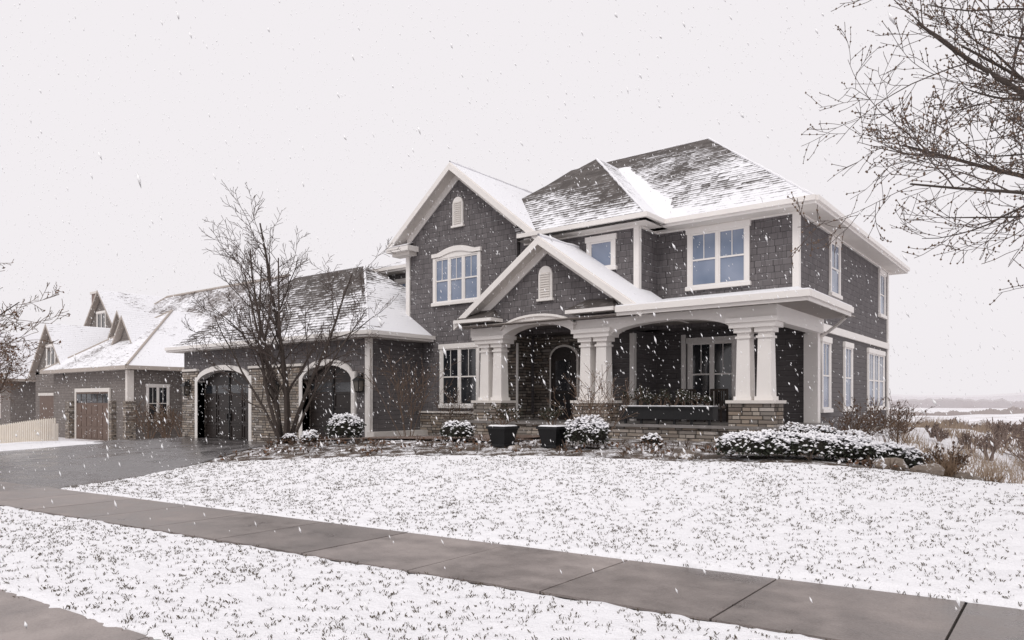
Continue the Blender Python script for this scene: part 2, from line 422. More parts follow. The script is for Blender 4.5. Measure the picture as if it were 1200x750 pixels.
rf.add([(-10.1,19.5,6.6),Pk,(-18,21.1,7.84),(-16,20.6,7.46),(-14.9,19.5,6.6),(-10.1,26.3,6.6),(-14.8,26.3,10.5),(-18,26.3,7.84)],
  [(4,0,1,2,3),(0,5,6,1),(2,1,6,7)],ROOFB)
rf.box(-14.85,-10.1,19.39,19.5,6.48,6.62,WHITE); rf.box(-10.1,-9.99,19.392,20.7,6.48,6.62,WHITE)
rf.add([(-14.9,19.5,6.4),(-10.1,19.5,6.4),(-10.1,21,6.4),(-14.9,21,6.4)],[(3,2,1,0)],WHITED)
cap((-10.1,19.5,6.62),Pk,.05); cap(Pk,(-14.8,26.3,10.5),.04)
vz=lambda y:6.6+.703*(y-20.7)
vs=[];n=60
for i in range(n+1):
    k=i/n; y=20.72+5.6*k; xl=-10.15-4.75*k; wd_=.85-.35*k+.32*mn.noise(Vector((k*9,1,0)))+.2*mn.noise(Vector((k*33,4,0)))
    vs+=[(xl-.1,y,vz(y)+.03),(xl+wd_*.6,y,vz(y)+.04),(xl+wd_,y,vz(y)+.012)]
rf.add(vs,[(3*i+k,3*i+1+k,3*i+4+k,3*i+3+k) for i in range(n) for k in (0,1)],SNOW,True)
def slope(xa,za,xe,ze,y0,y1,mat,th=.22):
    if xe>xa: pts=[(xa,y0,za),(xe,y0,ze),(xe,y1,ze),(xa,y1,za)]
    else: pts=[(xe,y0,ze),(xa,y0,za),(xa,y1,za),(xe,y1,ze)]
    rf.slab(pts,th,mat,WHITE,WHITED)
pg=.8
slope(-18,9.72,-21.25,9.72-pg*3.25,19.5,25.5,ROOFG)
slope(-18,9.72,-13.7,9.72-pg*4.3,19.5,26,ROOFG)
cap((-18,19.5,9.74),(-18,25.5,9.74),.05)
def rake(xa,za,xe,ze,y,th=.30,d=.05,off=-.02):
    s=1 if xe>xa else -1
    pts=[(xa,za+off-.03),(xe,ze+off-.03),(xe,ze-th),(xa,za-th)]
    if s>0: pts=pts[::-1]
    rf.prism(pts,y-d,y-.001,WHITE)
rake(-18,9.72,-21.27,9.72-pg*3.27,19.5,.29); rake(-18,9.72,-13.68,9.72-pg*4.32,19.5,.29)
def frieze(xa,za,xe,ze,y,d0,d1):
    rf.prism([(xa,za-d0),(xe,ze-d0),(xe,ze-d1),(xa,za-d1)],y-.04,y+.02,WHITE)
frieze(-18,9.72,-20.7,9.72-pg*2.7,20,.2,.52); frieze(-18,9.72,-15.3,9.72-pg*2.7,20,.2,.52)
rf.box(-21.3,-20.1,19.42,20.05,6.78,6.98,WHITE); rf.slab([(-21.3,19.4,6.99),(-20.1,19.4,6.99),(-20.4,20.0,7.2),(-21.0,20.0,7.2)],.02,SNOW,SNOW)
rf.box(-21.15,-20.2,19.6,20.02,6.64,6.78,WHITED)
ps=.7; AZ=6.0
slope(-12.8,AZ,-16.2,AZ-ps*3.4,17.8,20.3,ROOFG,.20); slope(-12.8,AZ,-9.35,AZ-ps*3.45,17.8,20.9,ROOFG,.20)
rake(-12.8,AZ,-16.22,AZ-ps*3.42,17.8,.27); rake(-12.8,AZ,-9.33,AZ-ps*3.47,17.8,.27)
frieze(-12.8,AZ,-15.9,AZ-ps*3.1,18.28,.2,.46); frieze(-12.8,AZ,-9.7,AZ-ps*3.1,18.28,.2,.46)
cap((-12.8,17.8,AZ+.02),(-12.8,20.05,AZ+.02),.05)
RD=m_roof('roof_return',-.2,3,5,.05,.05)
for cx in (-15.35,-10.95):
    rf.box(cx-.8,cx+.8,17.66,18.3,3.54,3.65,WHITE)
    rf.add([(cx-.8,17.65,3.655),(cx+.8,17.65,3.655),(cx+.45,18.27,3.98),(cx-.45,18.27,3.98),(cx+.8,18.27,3.655),(cx-.8,18.27,3.655)],[(0,1,2,3),(1,4,2),(5,0,3)],RD)
zE=3.6
rf.add([(-10.3,17.8,zE),(-5.0,17.8,zE),(-6.24,21.35,4.28),(-10.3,21.35,4.28),(-5.0,21.9,zE),(-6.24,21.9,4.28)],[(0,1,2,3),(1,4,5,2)],ROOFP)
rf.add([(-5,21.9,zE),(-6.24,21.9,zE),(-6.24,21.9,4.28)],[(0,1,2)],WHITE)
rf.box(-10.1,-4.9,17.69,17.8,zE-.13,zE+.03,WHITE); rf.box(-5.0,-4.89,17.802,21.95,zE-.13,zE+.03,WHITE)
rf.box(-10.1,-4.97,17.77,17.799,zE-.22,zE-.132,WHITE); rf.box(-4.999,-4.96,17.802,21.95,zE-.22,zE-.132,WHITE)
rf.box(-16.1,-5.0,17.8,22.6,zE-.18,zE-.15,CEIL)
rf.box(-10.1,-4.92,17.72,17.86,zE+.03,zE+.065,SNOW); rf.box(-5.1,-4.92,17.86,21.9,zE+.031,zE+.066,SNOW)
rf.box(-5.6-.02,-5.55,20.7,34.4,6.62,6.65,SNOW)
hip(-25.4,-19,22.1,33,6.92,(-22,27.5,9.3),(-20,27.5,9.3),ROOFG)
hip(-33.3,-19.3,16.8,25.2,3.45,(-29.2,20.9,6.85),(-24.3,20.9,6.85),ROOFGA)
cap((-19.3,16.8,3.45),(-24.3,20.9,6.85),.05); cap((-24.3,20.9,6.85),(-29.2,20.9,6.85),.04)
rf.done(H)
wn=B('windows')
F=front_map
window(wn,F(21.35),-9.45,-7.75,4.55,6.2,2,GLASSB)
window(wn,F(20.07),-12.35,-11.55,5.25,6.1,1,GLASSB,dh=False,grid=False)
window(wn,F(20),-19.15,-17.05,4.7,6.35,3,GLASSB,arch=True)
za=lambda x:6.35+.34*(1-((x+18.1)/1.2)**2)
wn.strip(-19.28,-16.92,lambda x:6.351,lambda x:max(6.40,za(x)-.14),19.94,20.0,WHITE); wn.strip(-19.32,-16.88,lambda x:max(6.42,za(x)-.14),lambda x:max(6.56,za(x)+.06),19.90,20.0,WHITE)
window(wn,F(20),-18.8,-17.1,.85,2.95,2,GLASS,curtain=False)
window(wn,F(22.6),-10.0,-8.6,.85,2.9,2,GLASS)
window(wn,F(22.7),-24.1,-23.55,5.6,6.3,1,GLASSB,dh=False)
S=side_map(-6.24)
window(wn,S,24.8,25.8,4.5,6.15,1,GLASSB); window(wn,S,32.2,33.1,4.5,6.15,1,GLASSB)
window(wn,S,23.8,24.6,.75,2.85,1,GLASSB); window(wn,S,26.6,27.5,.75,2.85,1,GLASSB); window(wn,S,30.2,32.9,.75,2.85,3,GLASSB)
wn.done(H)
vt=B('gable_vents')
def vent(cx,Y,z0,z1,w_):
    top=lambda x:z1-w_*.5+math.sqrt(max(0,(w_*.5)**2-(x-cx)**2))
    vt.strip(cx-w_/2,cx+w_/2,lambda x:z0,lambda x:top(x),Y-.06,Y,WHITE,16)
    wi=w_-.12
    for i in range(int((z1-z0-w_*.45)/.075)):
        z=z0+.08+i*.075
        vt.add([(cx-wi/2,Y-.063,z),(cx+wi/2,Y-.063,z),(cx+wi/2,Y-.095,z-.02),(cx-wi/2,Y-.095,z-.02),(cx-wi/2,Y-.063,z+.045),(cx+wi/2,Y-.063,z+.045)],[(3,2,5,4),(3,2,1,0)],WHITED)
    vt.box(cx-w_/2-.05,cx+w_/2+.05,Y-.1,Y,z0-.07,z0-.001,WHITE)
vent(-18.02,20,7.5,8.55,.5); vent(-12.85,18.28,4.15,5.15,.5)
vt.done(H)
pc=B('porch')
pc.box(-16.2,-5.75,18.2,22.6,-.8,.28,STONE); pc.box(-16.25,-5.7,18.12,22.59,.28,.36,m_concrete('bluestone',(.12,.11,.1),(.25,.23,.22),snow=.68))
for i in range(2): pc.box(-14.3,-11.9,18.11-.36*(i+1),18.2-.36*i,-.5,.28-.17*(i+1)+.06,STONE)
def column(cx,cy,z0):
    pc.box(cx-.58,cx+.58,cy-.36,cy+.36,z0-.8,z0+.92,STONE)
    pc.box(cx-.64,cx+.64,cy-.42,cy+.42,z0+.92,z0+1.0,WHITED)
    for d in (-.27,.27):
        pc.box(cx+d-.23,cx+d+.23,cy-.23,cy+.23,z0+1.0,z0+1.10,WHITE)
        pc.frus(cx+d,cy,z0+1.10,2.75,.38,.38,.32,.32,WHITE)
        pc.box(cx+d-.2,cx+d+.2,cy-.2,cy+.2,2.60,2.66,WHITE)
        pc.box(cx+d-.23,cx+d+.23,cy-.23,cy+.23,2.75,2.87,WHITE)
    pc.box(cx-.60,cx+.60,cy-.30,cy+.30,2.87,3.0,WHITE)
    pc.box(cx-.66,cx+.66,cy-.36,cy+.36,3.0,3.12,WHITE)
for cx in (-15.1,-11.2,-6.45): column(cx,18.5,0.02)
def arc(x0,x1,zs,zc): 
    m=(x0+x1)/2; h=(x1-x0)/2
    return lambda x: zs+(zc-zs)*math.sqrt(max(0,1-((x-m)/h)**2*.97))
pc.box(-15.95,-14.5,18.3,18.7,3.12,3.5,WHITE); pc.box(-11.8,-10.6,18.3,18.7,3.12,3.5,WHITE)
a1=arc(-14.5,-11.8,2.95,3.38)
pc.strip(-14.5,-11.8,a1,lambda x:a1(x)+.24,18.18,18.7,WHITE,24)
pc.strip(-14.55,-11.75,lambda x:a1(min(max(x,-14.5),-11.8))+.24,lambda x:a1(min(max(x,-14.5),-11.8))+.31,18.12,18.7,WHITE,24)
a2=arc(-10.6,-7.03,2.85,3.22)
pc.strip(-10.6,-7.03,a2,lambda x:3.42,18.3,18.7,WHITE,24)
pc.box(-10.6,-5.8,18.25,18.72,3.421,3.5,WHITE); pc.box(-7.03,-5.85,18.3,18.7,3.12,3.42,WHITE)
pc.box(-6.2,-5.86,18.7,22.6,3.0,3.42,WHITE)
pc.box(-6.35,-5.95,22.3,22.58,.36,3.0,WHITE)
pc.done(H)
dd=B('front_door')
dd.box(-14.55,-13.35,20.9,21.03,.36,2.5,WHITED); dd.strip(-14.55,-13.35,lambda x:2.5,arc(-14.55,-13.35,2.5,2.95),20.9,21.03,WHITED)
dd.box(-14.46,-13.44,20.86,20.95,.36,2.46,DARK); dd.strip(-14.46,-13.44,lambda x:2.46,arc(-14.46,-13.44,2.46,2.87),20.86,20.95,DARK)
dd.box(-14.25,-13.65,20.84,20.86,1.35,2.4,GLASS)
for i in range(3): dd.box(-14.25,-13.65,20.835,20.858,.5+.27*i,.7+.27*i,BLACK)
dd.box(-13.56,-13.5,20.78,20.86,1.25,1.45,BLACK)
dd.done(H)
gr=B('garage_walls'); zg=-.75
YF=17.3
d1=(-31.4,-27.3); d2=(-23.65,-20.75); zs,zc=1.75,2.35
A1=arc(*d1,zs,zc); A2=arc(*d2,zs,zc)
for (a,b_) in ((-32.7,d1[0]),(d1[1],d2[0]),(d2[1],-19.9)):
    stone = b_<-20.5
    if stone:
        gr.box(a-(.05 if a<-32 else 0),b_,YF-.06,YF+.45,zg-.5,2.35,STONE); gr.box(a,b_,YF,YF+.45,2.35,3.4,SH)
        gr.box(a,b_,YF-.12,YF+.02,2.36,2.46,WHITED)
    else: gr.box(a,b_,YF,YF+.45,zg-.5,3.4,SH)
gr.strip(d1[0],d1[1],A1,lambda x:3.4,YF,YF+.45,SH,24); gr.strip(d2[0],d2[1],A2,lambda x:3.4,YF,YF+.45,SH,24)
gr.box(-32.69,-19.91,YF+.46,24.5,zg-.5,3.39,LAP)
gr.done(H)
gd=B('garage_doors')
def gdoor(d,A,n):
    x0,x1=d
    gd.strip(x0,x1,lambda x:zg-.05,lambda x:A(x)-.005,YF+.30,YF+.38,DARK,24)
    W=x1-x0; k=n
    for i in range(k):
        a=x0+W*i/k+.05; b_=x0+W*(i+1)/k-.05
        for j in range(3):
            z0=zg+.12+j*.68
            gd.box(a,b_,YF+.27,YF+.3,z0,z0+.06,DARK); gd.box(a,b_,YF+.27,YF+.3,z0+.54,z0+.6,DARK)
            gd.box(a,a+.06,YF+.268,YF+.3,z0,z0+.6,DARK); gd.box(b_-.06,b_,YF+.268,YF+.3,z0,z0+.6,DARK)
        gd.box(a+.06,b_-.06,YF+.285,YF+.3,zg+2.1,zg+2.45,GLASS)
    gd.box(x0+W/2-.03,x0+W/2+.03,YF+.25,YF+.3,zg,A(x0+W/2)-.05,BLACK)
    for hx in (-.12,.12): gd.box(x0+W/2+hx-.02,x0+W/2+hx+.02,YF+.22,YF+.3,zg+.9,zg+1.2,BLACK)
    t=.2
    gd.box(x0-t,x0,YF-.09,YF+.28,zg-.3,A(x0),WHITE); gd.box(x1,x1+t,YF-.09,YF+.28,zg-.3,A(x1),WHITE)
    gd.strip(x0,x1,lambda x:A(x)-.003,lambda x:A(x)+.22,YF-.09,YF+.28,WHITE,28)
    gd.box(x0-t,x0-.001,YF-.088,YF,A(x0),A(x0)+.22,WHITE); gd.box(x1+.001,x1+t,YF-.088,YF,A(x1),A(x1)+.22,WHITE)
gdoor(d1,A1,4); gdoor(d2,A2,2)
gd.done(H)
def lantern(b,x,y,z,s=1):
    b.box(x-.03,x+.03,y-.0,y+.16,z+.28*s,z+.34*s,BLACK); b.box(x-.05,x+.05,y+.13,y+.17,z+.1*s,z+.4*s,BLACK)
    b.frus(x,y,z-.22*s,z-.17*s,.08,.08,.2*s,.2*s,BLACK); b.frus(x,y,z-.17*s,z+.16*s,.17*s,.17*s,.24*s,.24*s,LAMP)
    for dx in (-1,1):
        for dy in (-1,1): b.tube([(x+dx*.085*s,y+dy*.085*s,z-.17*s),(x+dx*.12*s,y+dy*.12*s,z+.16*s)],[.016,.016],BLACK,4)
    b.frus(x,y,z+.16*s,z+.30*s,.32*s,.32*s,.08,.08,BLACK); b.frus(x,y,z+.30*s,z+.40*s,.03,.03,.02,.02,BLACK)
ln=B('wall_lanterns')
lantern(ln,-32.15,YF-.23,1.5,1.2); lantern(ln,-25.3,YF-.23,1.45,1.2); lantern(ln,-20.22,YF-.17,1.55,1.15); lantern(ln,-12.2,20.83,2.0,1.0)
ln.done(H)
ds=B('downspouts')
ds.tube([(-5.0,21.6,3.35),(-5.3,22.0,3.2),(-6.1,22.85,2.85),(-6.1,22.9,2.6),(-6.1,22.9,0)],[.05]*5,WHITE,6,False)
ds.tube([(-19.8,17.1,3.2),(-19.8,17.25,3.0),(-19.8,17.25,-.5)],[.045]*3,WHITE,6,False)
ds.tube([(-15.2,19.9,3.0),(-15.2,19.88,.4)],[.045]*2,WHITE,6,False)
ds.done(H)

# ---------------------------------------------------------------- neighbour houses
def hip_n(b,x0,x1,y0,y1,z,ra,rb2,mat):
    b.add([(x0,y0,z),(x1,y0,z),(x1,y1,z),(x0,y1,z),ra,rb2],[(0,1,5,4),(1,2,5),(2,3,4,5),(3,0,4)] if abs(ra[0]-rb2[0])>.5 else [(0,1,4),(1,2,5,4),(2,3,5),(3,0,4,5)],mat)
    b.add([(x0,y0,z-.2),(x1,y0,z-.2),(x1,y1,z-.2),(x0,y1,z-.2)],[(3,2,1,0)],WHITED)
    b.box(x0,x1,y0-.08,y0,z-.22,z+.02,FASN); b.box(x1,x1+.08,y0,y1,z-.22,z+.02,FASN)
def gab_n(b,xc,hw,zb,zt,y0,y1,wall,roof,th=.25,oh=.4):
    p=(zt-zb)/hw
    b.prism([(xc-hw,zb-.3),(xc+hw,zb-.3),(xc+hw,zb-.05),(xc,zt-.2),(xc-hw,zb-.05)],y0+oh,y1,wall)
    for s in (-1,1):
        xe=xc+s*(hw+oh); ze=zb-p*oh
        pts=[(xc,y0,zt),(xe,y0,ze),(xe,y1,ze),(xc,y1,zt)]
        if s<0: pts=[pts[1],pts[0],pts[3],pts[2]]
        b.slab(pts,th,roof,FASN)
N1=empty('neighbor_house')
nb=B('walls'); zn=-1.6
nb.box(-58,-46,21,30,zn-1,3.1,SHN); nb.box(-46.3,-45.9,20.6,21.2,zn-1,1,STONE); nb.box(-46.2,-45.94,20.7,21.1,1,2.9,WHITED)
nb.box(-54.9,-54.3,20.6,21,zn-1,1,STONE); nb.box(-48.5,-48.1,20.7,21,zn-1,1.,STONE)
nb.box(-46.1,-45.93,24.3,24.5,zn,3,WHITED)
nb.box(-70,-37,24.5,38,zn-1.5,3.09,SHN)
nb.box(-62.5,-56.5,21.4,26,zn-1.5,3.2,SHN)
nb.done(N1)
nb=B('roof')
hip_n(nb,-70.6,-36,23.9,38.6,3.15,(-61.5,31,9.9),(-44,31,9.9),ROOFN)
nb.tube([(-61.5,31,9.9),(-44,31,9.9)],[.12,.12],FASN,5); nb.tube([(-61.5,31,9.9),(-70.6,23.9,3.15)],[.1,.1],FASN,5)
hip_n(nb,-58.6,-45.4,20.4,34,3.16,(-52,26.6,7.6),(-52,31,7.6),ROOFN)
nb.tube([(-52,26.6,7.6),(-45.4,20.4,3.16)],[.09,.09],FASN,5); nb.tube([(-52,26.6,7.6),(-58.6,20.4,3.16)],[.09,.09],FASN,5)
gab_n(nb,-59.5,3.0,3.3,6.7,21.0,29,SHN,ROOFN); gab_n(nb,-63,3.6,6.2,10.1,26,33,SHN,ROOFN)
gab_n(nb,-57.2,1.6,5.8,7.9,25,31,SHN,ROOFN)
gab_n(nb,-51.5,1.4,5.1,6.9,22.8,28,SHN,ROOFN)
nb.box(-71.4,-70,29,30.4,4,10.8,m_plain('chimney_brick',(.24,.18,.16),.8)); nb.box(-71.55,-69.85,28.9,30.5,10.8,11,WHITED)
for x_,y_,z_ in ((-45.5,27,5.2),(-44,27.5,5.6)): nb.box(x_,x_+.3,y_,y_+.3,z_,z_+1.05,BLACK)
nb.done(N1)
GDN=m_plain('neighbor_garage_door',(.15,.105,.085),.6,.2)
nb=B('garage_door'); nb.box(-53.9,-49,20.93,21.0,zn,1.6,GDN); nb.box(-54.1,-48.8,20.88,20.98,1.6,1.85,WHITED); nb.box(-54.1,-53.9,20.88,20.98,zn,1.6,WHITED); nb.box(-49,-48.8,20.88,20.98,zn,1.6,WHITED)
for i in range(6):
    for j in range(4): nb.box(-53.8+i*.81,-53.1+i*.81,20.9,20.93,zn+.15+j*.78,zn+.75+j*.78,GDN if j<3 else GLASS)
nb.box(-61.5,-58.7,21.33,21.4,zn,1.4,GDN); nb.box(-61.7,-58.5,21.3,21.38,1.4,1.6,WHITED)
nb.done(N1)
nb=B('windows')
window(nb,side_map(-46),22.0,23.2,-.2,1.9,2,GLASS)
window(nb,front_map(21.4),-60.2,-58.8,3.6,5.0,2,GLASS,dh=False); window(nb,front_map(26.4),-63.8,-62.4,6.6,8.2,2,GLASS,dh=False)
window(nb,front_map(24.5),-68,-65,-.5,1.6,3,GLASSB); window(nb,front_map(24.5),-44.5,-42.5,-.2,1.9,2,GLASS)
nb.done(N1)
N2=empty('neighbor_house')
nb=B('walls'); nb.box(-92,-76,24,40,-4,3,SHN); nb.done(N2)
nb=B('roof'); hip_n(nb,-92.6,-75.4,23.4,40.6,3,(-84,31,8.5),(-84,33,8.5),ROOFN); gab_n(nb,-80,3,4,7.5,22.8,30,SHN,ROOFN); nb.done(N2)
nb=B('windows'); window(nb,front_map(24),-90,-87,-.5,1.6,3,GLASSB); window(nb,front_map(24),-81,-78.5,-.5,1.6,2,GLASS); nb.done(N2)
PF=B('picket_fence'); FM=m_plain('fence_paint',(.66,.60,.52),.7,.12)
x=-46.0
while x<-34.6:
    z=gz(x,12.6); PF.box(x,x+.12,12.58,12.62,z+.02,z+.95,FM); PF.add([(x,12.58,z+.95),(x+.12,12.58,z+.95),(x+.06,12.6,z+1.03),(x,12.62,z+.95),(x+.12,12.62,z+.95)],[(0,1,2),(4,3,2),(1,4,2),(3,0,2)],FM)
    x+=.24
z=gz(-40,12.6)
for k in (.25,.75): PF.box(-46,-34.6,12.62,12.67,z+k,z+k+.09,FM)
PF.box(-34.65,-34.5,12.53,12.68,z-.3,z+1.1,FM)
PF.done()

# ---------------------------------------------------------------- vegetation
BARK=m_plain('bark',(.085,.07,.062),.9,.35,8,.1,.01)
BARKT=m_plain('bark_twig',(.12,.095,.085),.9,.3,8,.1)
BARKB=m_plain('bark_brown',(.17,.12,.09),.9,.3,8,.1)
LEAFD=m_plain('dead_leaf',(.16,.085,.05),.8,.4,30)
LEAFG=m_plain('evergreen_leaf',(.035,.040,.026),.7,.5,25)
LEAFR=m_plain('shrub_leaf_brown',(.11,.065,.042),.8,.4,25)
SNOWT=m_plain('twig_snow',(.85,.85,.87),.8,.05)
def rv(): 
    while True:
        v=Vector((random.uniform(-1,1),random.uniform(-1,1),random.uniform(-1,1)))
        if .05<v.length<1: return v.normalized()
def branch(b,p,d,L,r,lv,maxlv,prm,tips):
    n=prm.get('n',6) if lv<maxlv else 3
    pts=[p.copy()]; rs=[r]; d=d.normalized(); q=p.copy(); dirs=[d.copy()]
    for i in range(n):
        d=(d+rv()*prm['wob']*(1 if lv else .5)+Vector((0,0,prm['up']))*(.5 if lv else .3)).normalized()
        q=q+d*(L/n); pts.append(q.copy()); dirs.append(d.copy()); rs.append(max(prm['rmin'],r*(1-.72*(i+1)/n)))
    b.tube(pts,rs,prm['m0'] if r>.02 else prm['m1'],7 if r>.05 else (5 if r>.02 else 3))
    if lv>=maxlv:
        tips.extend(pts[1:]); return
    nc=prm['nc'][lv]
    for i in range(nc):
        t=prm['t0'][lv]+(1-prm['t0'][lv])*(i+random.random()*.8)/nc
        k=min(int(t*n),n-1); f=t*n-k
        c=pts[k].lerp(pts[k+1],f); dd_=dirs[k+1]
        perp=dd_.cross(rv()).normalized()
        a=R(random.uniform(*prm['ang']))
        nd=dd_*math.cos(a)+perp*math.sin(a)
        rr=max(prm['rmin'],(rs[k]+(rs[k+1]-rs[k])*f)*random.uniform(.45,.65))
        branch(b,c,nd,L*prm['lr']*random.uniform(.7,1.15)*(1.15-.5*t),rr,lv+1,maxlv,prm,tips)
def quadleaf(b,c,s,mat):
    a=rv(); e=a.cross(rv()).normalized(); b.add([c-a*s,c+e*s*.6,c+a*s,c-e*s*.6],[(0,1,2,3)],mat)
b=B('bare_tree'); tips=[]
tx,ty=-19.3,13.4; tz=gz(tx,ty)
prm=dict(n=7,wob=.19,up=.09,nc=[9,7,5],t0=[.22,.2,.15],ang=(28,55),lr=.42,rmin=.0065,m0=BARK,m1=BARKT)
for az,tilt,L,r in ((10,4,6.1,.085),(80,13,5.2,.075),(160,15,5.3,.07),(215,9,5.6,.075),(280,17,4.9,.065),(330,14,5.2,.07),(40,26,4.2,.05),(200,28,4.2,.05)):
    a=R(az); t=R(tilt); o=Vector((tx+.12*math.cos(a),ty+.12*math.sin(a),tz-.1))
    branch(b,o,Vector((math.sin(t)*math.cos(a),math.sin(t)*math.sin(a),math.cos(t))),L*1.12,r,0,3,prm,tips)
b.done()
random.seed(77)
b=B('bare_tree'); tips=[]
tx,ty=2.3,12.4; tz=gz(tx,ty)
prm=dict(n=8,wob=.17,up=.05,nc=[10,7,5,2],t0=[.22,.15,.12,.2],ang=(28,58),lr=.5,rmin=.0045,m0=BARK,m1=BARKT)
top=Vector((tx,ty,tz+3.2)); b.tube([(tx,ty,tz-.2),(tx,ty,tz+.5),tuple(top)],[.2,.16,.15],BARK,9)
for az,tilt,L,r in ((0,8,6.5,.11),(150,36,6.6,.09),(185,50,6.4,.085),(215,38,6.9,.09),(190,22,7.4,.10),(250,40,5.2,.08),(300,45,5,.08),(60,45,5,.08),(172,68,5.9,.075),(200,78,5.2,.06),(180,62,5.6,.07)):
    a=R(az); t=R(tilt)
    branch(b,top+Vector((0,0,random.uniform(-.5,.5))),Vector((math.sin(t)*math.cos(a),math.sin(t)*math.sin(a),math.cos(t))),L*.84,r*.8,0,3,prm,tips)
for p in tips:
    if random.random()<.7:
        s=random.uniform(.010,.018); p=p+rv()*.008
        b.add([p+Vector((0,0,s*1.5)),p+Vector((s,0,0)),p+Vector((0,s,0)),p+Vector((-s,0,0)),p+Vector((0,-s,0)),p-Vector((0,0,s))],[(0,1,2),(0,2,3),(0,3,4),(0,4,1),(5,2,1),(5,3,2),(5,4,3),(5,1,4)],BARKB)
b.done()
for (x_,y_,Ht,leaf,seed) in ((-23.4,4.4,6.2,.25,3),(-33.5,9.6,4.3,.2,4),(-60,16,5.5,.3,9)):
    random.seed(seed); b=B('bare_tree'); tips=[]; tz=gz(x_,y_)
    prm=dict(n=6,wob=.2,up=.06,nc=[9,6,4],t0=[.3,.2,.15],ang=(30,60),lr=.5,rmin=.007,m0=BARK,m1=BARKB)
    b.tube([(x_,y_,tz-.2),(x_,y_,tz+Ht*.22)],[.09,.07],BARK,8)
    for k in range(6):
        a=R(k*60+random.uniform(-15,15)); t=R(random.uniform(14,50))
        branch(b,Vector((x_,y_,tz+Ht*.2)),Vector((math.sin(t)*math.cos(a),math.sin(t)*math.sin(a),math.cos(t))),Ht*.72,.045,0,3,prm,tips)
    for p in tips:
        if random.random()<leaf: quadleaf(b,p+rv()*.03,random.uniform(.03,.055),LEAFD)
    b.done()
random.seed(21)
def bareshrub(name,x_,y_,h,spread,n,mat,snow=.15,leaf=0,rmin=.005,lv=2,b=None,z=None,leafm=LEAFR):
    own=b is None
    if own: b=B(name)
    z=gz(x_,y_) if z is None else z; tips=[]
    prm=dict(n=5,wob=.22,up=.1,nc=[6,4,3],t0=[.25,.2,.2],ang=(18,45),lr=.5,rmin=rmin,m0=mat,m1=mat)
    for k in range(n):
        a=random.uniform(0,2*math.pi); t=random.uniform(.05,spread)
        branch(b,Vector((x_+.08*h*math.cos(a),y_+.08*h*math.sin(a),z)),Vector((math.sin(t)*math.cos(a),math.sin(t)*math.sin(a),math.cos(t))),h*random.uniform(.7,1.05),rmin*2.4,0,lv,prm,tips)
    for p in tips:
        if random.random()<leaf: quadleaf(b,p,random.uniform(.02,.04),leafm)
        elif random.random()<snow: quadleaf(b,p+Vector((0,0,.01)),random.uniform(.012,.03),SNOWT)
    if own: b.done()
bareshrub('bare_shrub',-16.6,16.0,2.3,.5,9,BARKB)
bareshrub('ornamental_shrub',-8.85,14.5,1.7,.75,9,BARKB,snow=.3)
bareshrub('bare_shrub',-4.1,18.3,1.0,.8,14,BARKB,leaf=.3)
bareshrub('bare_shrub',-3.6,20.3,1.2,.7,12,BARKB,leaf=.3,snow=.3)
bareshrub('bare_shrub',-1.9,15.0,.6,.9,12,BARKB,leaf=.3)
bareshrub('bare_shrub',-16.9,18.6,1.3,.8,8,BARKB,snow=.3)
for i in range(6): bareshrub('bare_shrub',-44.8+i*.9,21.5+i*.6,2.0,.8,9,BARKB,rmin=.012,leaf=.3)
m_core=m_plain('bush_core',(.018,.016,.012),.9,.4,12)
def bush(name,cx,cy,rx,ry,rz,n,leaf=LEAFG,snow=.45,path=None,ls=(.02,.045)):
    b=B(name)
    nn=1 if path is None else len(path)
    for q in range(nn):
        px,py=(cx,cy) if path is None else path[q]
        z0=gz(px,py)
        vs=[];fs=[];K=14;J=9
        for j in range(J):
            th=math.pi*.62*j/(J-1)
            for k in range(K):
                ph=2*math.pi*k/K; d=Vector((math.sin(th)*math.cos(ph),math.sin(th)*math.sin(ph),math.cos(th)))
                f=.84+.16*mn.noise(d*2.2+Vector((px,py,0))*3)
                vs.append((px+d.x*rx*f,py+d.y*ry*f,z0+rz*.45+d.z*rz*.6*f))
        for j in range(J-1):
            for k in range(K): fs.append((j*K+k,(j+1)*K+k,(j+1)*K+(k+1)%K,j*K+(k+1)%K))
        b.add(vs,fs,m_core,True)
        for i in range(n):
            d=rv(); 
            if d.z<-.55: continue
            f=random.uniform(.82,1.06)*(.92+.22*mn.noise(d*2.2+Vector((px,py,0))*3)+.06*mn.noise(d*6))
            c=Vector((px+d.x*rx*f,py+d.y*ry*f,z0+rz*.45+d.z*rz*.6*f))
            top=d.z+.5*mn.noise(c*5)
            sn=random.random()<(snow*1.9 if top>.35 else snow*.35)
            if sn:
                s=random.uniform(ls[0],ls[1])*1.15; c.z+=.015
                a=Vector((random.uniform(-1,1),random.uniform(-1,1),random.uniform(-.3,.3))).normalized(); e=Vector((-a.y,a.x,random.uniform(-.3,.3))).normalized()
                b.add([c-a*s,c-e*s,c+a*s,c+e*s,c+Vector((0,0,s*.7))],[(0,1,4),(1,2,4),(2,3,4),(3,0,4)],SNOW)
            else: quadleaf(b,c,random.uniform(*ls),leaf)
    return b.done()
bush('boxwood_bush',-15.9,13.0,.52,.52,.78,1500)
bush('boxwood_bush',-12.9,14.3,.48,.48,.5,1100,snow=.35)
bush('boxwood_bush',-8.7,14.0,.54,.54,.68,1600,snow=.5)
for (a_,c_,r_) in ((-17.6,13.1,.28),(-18.3,12.9,.22),(-16.7,12.4,.25),(-7.4,14.6,.25)):
    bush('low_bush',a_,c_,r_,r_,r_*1.2,380,leaf=LEAFR,snow=.35)
bush('hedge',-4,14.4,.55,.55,.46,1200,snow=.56,path=[(-4.95+2.3*t,13.6+2.0*t) for t in np.linspace(0,1,8)])
